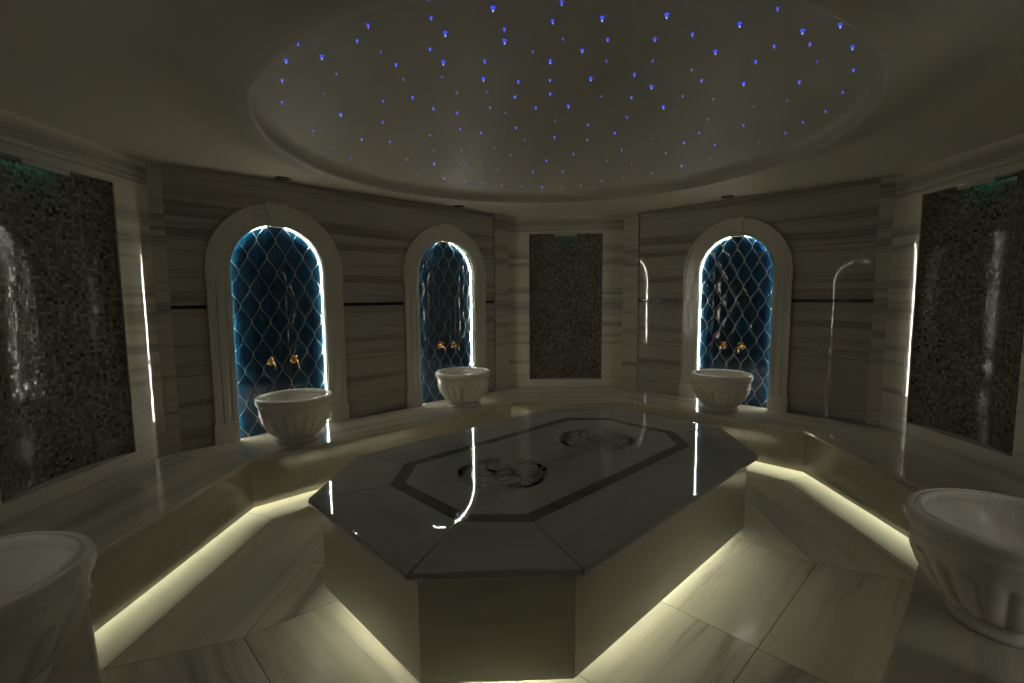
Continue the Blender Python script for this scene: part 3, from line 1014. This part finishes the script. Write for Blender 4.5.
def round_slab(mb, prof, k):
    k2 = (k + 1) % 8
    rows = [[(x, y, z) for x, y in corner_arc(k, d, 0) + corner_arc(k2, d, 1)] for d, z in prof]
    A = Vector(IN0[k]); B = Vector(IN0[k2])
    inner = lambda z: [(A.x, A.y, z)] * 6 + [(B.x, B.y, z)] * 6
    rows += [inner(TOPZ), inner(TOPZ - 0.032)]
    # leave a hairline joint to the neighbours
    dr = (Vector(SL[k2]) - Vector(SL[k])).normalized(); nr = Vector((-dr.y, dr.x))
    ja = (Vector(IN0[k]) - Vector(SL[k])).normalized(); jb = (Vector(IN0[k2]) - Vector(SL[k2])).normalized()
    out = []
    for row in rows:
        r2 = []
        for i, (x, y, z) in enumerate(row):
            s_ = 0.003 if i == 0 or (i < 6 and row[0] == row[5]) else (-0.003 if i == 11 or (i > 5 and row[6] == row[11]) else 0)
            r2.append((x + dr.x * s_, y + dr.y * s_, z))
        out.append(r2)
    rows = out
    uv = lambda p: (Vector(p[:2]).dot(dr) + 4.7 * k, Vector(p[:2]).dot(nr) + 2.9 * k)
    m_ = len(rows)
    for j in range(m_):
        j2 = (j + 1) % m_
        for i in range(11):
            q = [rows[j][i], rows[j][i + 1], rows[j2][i + 1], rows[j2][i]]
            qq = []
            for p in q:
                if not qq or (Vector(p) - Vector(qq[-1])).length > 1e-7: qq.append(p)
            if len(qq) > 2 and (Vector(qq[0]) - Vector(qq[-1])).length < 1e-7: qq.pop()
            if len(qq) > 2: mb.face(qq, [uv(p) for p in qq])
    mb.face([r_[0] for r_ in rows][::-1]); mb.face([r_[11] for r_ in rows])
for k in range(8):
    mb = MB()
    p_ = lambda off: off
    rings_ = [(p_(0.020), TOPZ - 0.032), (p_(0.006), TOPZ - 0.031), (p_(0.001), TOPZ - 0.024), (p_(0.0), TOPZ - 0.015), (p_(0.003), TOPZ - 0.006), (p_(0.009), TOPZ - 0.0015), (p_(0.018), TOPZ),
              ]
    round_slab(mb, rings_, k)
    mb.build('border_slab', [M['slab']], pf)
    mb = MB()
    p_ = lambda off: inset_poly(SL, off)
    rings_ = [(p_(0.065), ZG), (p_(0.065), TOPZ - 0.033), (p_(0.085), TOPZ - 0.033), (p_(0.085), ZG)]
    side_piece(mb, rings_, k, gap=0.001)
    mb.build('side_panel', [M['side']], pf)
mb = MB()
for k in range(8):
    side_piece(mb, [(inset_poly(IN0, 0.001), TOPZ - 0.0005), (inset_poly(IN1, -0.0005), TOPZ - 0.0005), (inset_poly(IN1, -0.0005), TOPZ - 0.03), (inset_poly(IN0, 0.001), TOPZ - 0.03)], k)
tag(mb.build('inlay_band', [M['inlay']], pf, weld=False), 'dark stone band')
mb = MB()
I2 = inset_poly(IN1, 0.001)
mb.face([(x, y, TOPZ) for x, y in I2], [(x + 5, y + 9) for x, y in I2]); mb.face([(x, y, TOPZ - 0.03) for x, y in reversed(I2)])
for i in range(8):
    a, b = I2[i], I2[(i + 1) % 8]
    mb.face([(*a, TOPZ - .03), (*b, TOPZ - .03), (*b, TOPZ), (*a, TOPZ)])
mb.build('centre_slab', [M['slab']], pf)
mb = MB()
C0 = inset_poly(SL, 0.30)
C1 = inset_poly(SL, 0.07)
for poly, z0, z1 in ((C0, 0.0, ZG + 0.02), (inset_poly(SL, 0.088), ZG + 0.02, TOPZ - 0.034)):
    mb.face([(x, y, z1) for x, y in poly]); mb.face([(x, y, z0) for x, y in reversed(poly)])
    for i in range(8):
        a, b = poly[i], poly[(i + 1) % 8]
        mb.face([(*a, z0), (*b, z0), (*b, z1), (*a, z1)])
mb.build('core', [M['joint']], pf, weld=False)
for k in range(8):
    mb = MB()
    if k in (2, 4, 6): continue
    rings_ = [(inset_poly(SL, 0.275), 0.036), (inset_poly(SL, 0.275), 0.048), (inset_poly(SL, 0.279), 0.048), (inset_poly(SL, 0.279), 0.036)]
    side_piece(mb, rings_, k, gap=0.003 if k == 0 else 0.08)
    tag(mb.build('led_strip', [M['led_block']], pf), 'glowing warm light strip')

# floral inlay motifs
def motif(cx, cy, rot, seed):
    rnd = random.Random(seed)
    mb = MB()
    z = TOPZ + 0.0004
    def stroke(pts, ws):
        L, R = [], []
        for i in range(len(pts)):
            a = Vector(pts[max(0, i - 1)]); b = Vector(pts[min(len(pts) - 1, i + 1)])
            d = (b - a).normalized(); n_ = Vector((-d.y, d.x))
            p = Vector(pts[i])
            L.append(p + n_ * ws[i]); R.append(p - n_ * ws[i])
        def tr(v):
            x, y = v.x * cos(rot) - v.y * sin(rot), v.x * sin(rot) + v.y * cos(rot)
            return (cx + x, cy + y, z)
        for i in range(len(pts) - 1):
            mb.face([tr(R[i]), tr(R[i + 1]), tr(L[i + 1]), tr(L[i])])
            mb.face([(*tr(L[i])[:2], z - .0006), (*tr(L[i + 1])[:2], z - .0006), (*tr(R[i + 1])[:2], z - .0006), (*tr(R[i])[:2], z - .0006)])
    def scroll(x0, y0, r0, a0, turns, sgn, w0):
        pts = []; ws = []
        n = 34
        for i in range(n + 1):
            tt = i / n
            rr = r0 * (1 - 0.85 * tt)
            a = a0 + sgn * turns * 2 * pi * tt
            pts.append((x0 + rr * cos(a), y0 + rr * sin(a)))
            ws.append(w0 * (0.35 + 0.65 * sin(pi * min(1, tt * 1.05)) ** 0.7) + 0.0005)
        stroke(pts, ws)
    def leaf(x, y, a, ln, wd):
        n = 8
        pts = [(x + ln * i / n * cos(a + 0.5 * i / n), y + ln * i / n * sin(a + 0.5 * i / n)) for i in range(n + 1)]
        stroke(pts, [wd * sin(pi * (i + .15) / (n + .3)) + .0004 for i in range(n + 1)])
    for q in range(2):
        g = pi * q
        # big C of the wreath
        pts = []; ws = []
        for i in range(41):
            tt = i / 40; a = g + 0.25 + tt * 2.55
            rr = 0.235 + 0.018 * sin(a * 5)
            pts.append((rr * cos(a), rr * sin(a))); ws.append(0.006 + 0.022 * sin(pi * tt) ** 1.2)
        stroke(pts, ws)
        for i in range(9):
            a = g + 0.35 + i * 0.29
            leaf(0.235 * cos(a), 0.235 * sin(a), a + 0.9, 0.085, 0.016)
            leaf(0.225 * cos(a), 0.225 * sin(a), a + 2.5, 0.07, 0.014)
        scroll(0.10 * cos(g + 0.4), 0.10 * sin(g + 0.4), 0.105, g + 0.2, 1.3, 1, 0.013)
        scroll(0.11 * cos(g + 1.9), 0.11 * sin(g + 1.9), 0.075, g + 1.2, 1.2, -1, 0.011)
        for i in range(5):
            leaf(0.03 * cos(g + i * 0.6), 0.03 * sin(g + i * 0.6), g + i * 0.6, 0.07, 0.012)
    o = mb.build('floral_inlay', [M['motif']], pf, weld=False)
    tag(o, 'dark scrolling leaf ornament')
motif(-0.455, 0.03, 0.6, 1)
motif(0.475, 0.03, 0.6 + pi, 1)

# ------------------------------------------------------------------ ceiling downlights (switched off)
def disc_ring(mb, prof, n=32):
    rows = [[(r * cos(2 * pi * i / n), r * sin(2 * pi * i / n), z) for i in range(n)] for r, z in prof]
    for j in range(len(rows) - 1):
        for i in range(n):
            i2 = (i + 1) % n
            mb.face([rows[j][i], rows[j][i2], rows[j + 1][i2], rows[j + 1][i]], None, 0, True)
    return rows
def downlight(loc):
    r = empty('downlight', loc)
    mb = MB(); disc_ring(mb, [(0.042, -0.002), (0.046, -0.008), (0.058, -0.007), (0.062, -0.0005), (0.042, -0.0005), (0.042, -0.002)])
    mb.build('trim_ring', [M['cup']], r)
    mb = MB(); rows = disc_ring(mb, [(0.0415, -0.0035), (0.030, -0.0012), (0.016, -0.0008)]); mb.face(rows[-1])
    ref_ = mb.build('reflector', [M['cup']], r)
    mb = MB(); rows = disc_ring(mb, [(0.015, -0.001), (0.014, -0.004), (0.008, -0.006)]); mb.face(rows[-1])
    mb.build('bulb', [M['steel']], ref_)
    return r
dl = None
for (x, y), lab in (((-0.838, 2.30), 'round recessed ceiling spotlight above the leftmost niche'),
                    ((1.03, 2.30), 'round recessed ceiling spotlight above the middle niche'),
                    ((2.76, 0.06), 'round recessed ceiling spotlight above the right-hand niche')):
    if dl is None: o = dl = downlight((x, y, ZC))
    else: o = copy_tree(dl)
    o.location = (x, y, ZC)
    tag(o, lab, 'spotlight', 'recessed ceiling spotlights')

# ------------------------------------------------------------------ star lights
STARS = [(-1.572, -0.292, 'm'), (-1.574, -0.04, 'm'), (-1.561, 0.126, 'L'), (-1.508, 0.329, 'm'), (-1.424, 0.583, 's'), (-1.467, -0.002, 'L'), (-1.438, -0.338, 'm'), (-1.418, -0.212, 's'), (-1.31, -0.197, 'x'), (-1.212, -0.148, 'm'), (-1.116, -0.048, 'x'), (-1.358, 0.104, 'x'), (-1.311, 0.335, 'x'), (-1.14, 0.535, 'L'), (-1.145, 0.891, 's'), (-0.867, 0.84, 'm'), (-0.743, 1.25, 's'), (-0.91, 1.141, 'x'), (-0.917, 0.492, 's'), (-1.062, 0.228, 's'), (-0.715, 0.765, 'm'), (-0.979, 0.092, 'm'), (-1.181, -0.352, 's'), (-1.3, -0.532, 's'), (-1.206, -0.487, 'L'), (-1.08, -0.301, 'L'), (-1.004, -0.186, 'x'), (-0.824, 0.136, 'm'), (-0.856, -0.101, 'x'), (-0.699, 0.099, 'm'), (-0.533, 0.283, 's'), (-0.599, 0.495, 's'), (-0.405, 0.728, 'x'), (-0.275, 0.598, 'x'), (-0.422, 1.037, 's'), (-0.125, 1.361, 's'), (-0.227, 0.982, 'L'), (0.102, 1.311, 'm'), (0.288, 1.275, 'm'), (-0.031, 0.854, 's'), (0.447, 1.217, 's'), (0.62, 1.167, 's'), (0.224, 0.781, 'x'), (-0.15, 0.411, 'x'), (-0.401, 0.252, 's'), (-0.615, -0.072, 'x'), (-0.754, -0.207, 'x'), (-0.858, -0.3, 'L'), (-0.96, -0.427, 'm'), (-1.181, -0.724, 'L'), (-1.064, -0.656, 's'), (-1.008, -0.598, 'L'), (-0.726, -0.389, 'm'), (-0.617, -0.258, 'm'), (-0.506, -0.075, 'x'), (-0.308, 0.05, 's'), (-0.115, 0.164, 'x'), (0.044, 0.458, 'x'), (0.773, 1.065, 's'), (0.481, 0.66, 'm'), (0.926, 0.964, 'L'), (0.325, 0.376, 'm'), (-0.441, -0.233, 'm'), (-0.629, -0.495, 's'), (-0.763, -0.615, 'L'), (-0.515, -0.398, 's'), (-0.221, -0.176, 'x'), (-0.019, 0.003, 'm'), (-0.335, -0.364, 'L'), (0.347, 0.146, 'm'), (0.649, 0.492, 'm'), (1.047, 0.836, 'x'), (-0.974, -0.812, 'm'), (-1.034, -0.904, 'm'), (-0.854, -0.761, 'x'), (-0.871, -0.617, 'x'), (-1.37, -0.618, 's'), (-1.487, -0.486, 'x'), (-0.862, -0.945, 'L'), (-0.712, -1.111, 'L'), (-0.526, -1.117, 'm'), (-0.598, -1.002, 'm'), (-0.727, -0.876, 's'), (-0.733, -0.758, 'm'), (-0.59, -0.774, 'x'), (-0.448, -0.907, 'x'), (-0.396, -0.789, 'm'), (-0.507, -0.633, 'L'), (-0.23, -0.778, 'L'), (-0.189, -0.645, 's'), (0.035, -0.696, 'L'), (0.025, -0.485, 's'), (-0.018, -0.828, 'x'), (-0.252, -0.983, 'x'), (-0.118, -0.968, 's'), (-0.334, -1.122, 'L'), (-0.467, -1.266, 'L'), (-0.125, -1.203, 'm'), (-0.205, -1.3, 's'), (-0.468, -1.392, 's'), (-0.247, -1.41, 'L'), (-0.12, -1.402, 's'), (-0.194, -1.518, 'L'), (0.029, -1.513, 'L'), (0.268, -1.472, 'm'), (0.511, -1.384, 's'), (0.065, -1.381, 'x'), (0.227, -1.272, 'm'), (0.425, -1.165, 'x'), (0.734, -1.262, 's'), (0.83, -1.13, 's'), (0.954, -1.003, 's'), (1.017, -0.834, 'x'), (0.377, -1.022, 'x'), (0.054, -1.089, 'L'), (0.626, -0.879, 'm'), (0.131, -0.915, 'x'), (0.384, -0.776, 'x'), (0.565, -0.643, 's'), (0.869, -0.61, 's'), (0.677, -0.492, 'm'), (1.152, -0.454, 'x'), (1.189, -0.223, 'L'), (0.806, -0.298, 's'), (1.22, 0.044, 's'), (0.882, 0.018, 'x'), (0.452, -0.397, 'x'), (0.19, -0.295, 'm'), (0.516, -0.13, 's'), (-0.041, -0.268, 's'), (0.173, -0.102, 's'), (-0.31, -0.55, 'x'), (1.136, 0.471, 'm'), (1.18, 0.283, 's'), (1.13, 0.687, 's'), (0.65, 0.078, 'x')]
SZ = {'L': (0.0030, 0.015, 0.0080), 'm': (0.0024, 0.013, 0.0060), 's': (0.0023, 0.011, 0.0046), 'x': (0.0019, 0.009, 0.0032)}
LB = {'L': 'brightest blue star light with a wide glow set in the round ceiling', 'm': 'medium bright blue star light set in the round ceiling',
      's': 'faint small blue star light set in the round ceiling', 'x': 'barely lit tiny star light set in the round ceiling'}
def star(kind):
    r0, h, rg = SZ[kind]
    K = kind.upper()
    r = empty('star_light', (0, 0, 0))
    mb = MB(); rows = disc_ring(mb, [(rg, 0.0), (rg * 0.8, -0.0025), (r0, -0.006), (r0, -h * 0.7)], 12); mb.face(rows[-1])  # flared foot glows in place of the blue light splash on the ceiling
    fib_ = mb.build('fibre', [M['star_' + K]], r)
    mb = MB(); rows = disc_ring(mb, [(r0, -h * 0.7), (r0 * 0.95, -h * 0.92), (r0 * 0.5, -h)], 12); mb.face(rows[-1]); mb.face(list(reversed(rows[0])))
    mb.build('tip', [M['tip_' + K]], fib_)
    return r
sp_ = {}
for x, y, kd in STARS:
    if hypot(x - CX, y - CY) > 1.615: continue
    if kd not in sp_: o = sp_[kd] = star(kd)
    else: o = copy_tree(sp_[kd])
    o.location = (x, y, 2.5795)
    tag(o, LB[kd], 'star light', 'star lights, ' + {'L': 'brightest', 'm': 'medium', 's': 'faint', 'x': 'tiny'}[kd])

# ------------------------------------------------------------------ floor drain
dn = empty('floor_drain', (-0.98, 1.60, 0.0), 0.0)
tag(dn, 'small square metal drain in the floor left of the platform', 'drain')
mb = MB()
for a in ((-0.06, 0.06, -0.06, -0.052), (-0.06, 0.06, 0.052, 0.06), (-0.06, -0.052, -0.052, 0.052), (0.052, 0.06, -0.052, 0.052)):
    mb.box(a[0], a[1], a[2], a[3], 0.0003, 0.003)
mb.build('frame', [M['steel']], dn)
mb = MB()
mb.box(-0.052, 0.052, -0.052, 0.052, 0.0003, 0.0012)
mb.build('tray', [M['joint']], dn)
mb = MB()
for i in range(5):
    y = -0.04 + i * 0.02
    mb.box(-0.052, 0.052, y - 0.006, y + 0.006, 0.0013, 0.0028)
mb.build('grate', [M['steel']], dn)
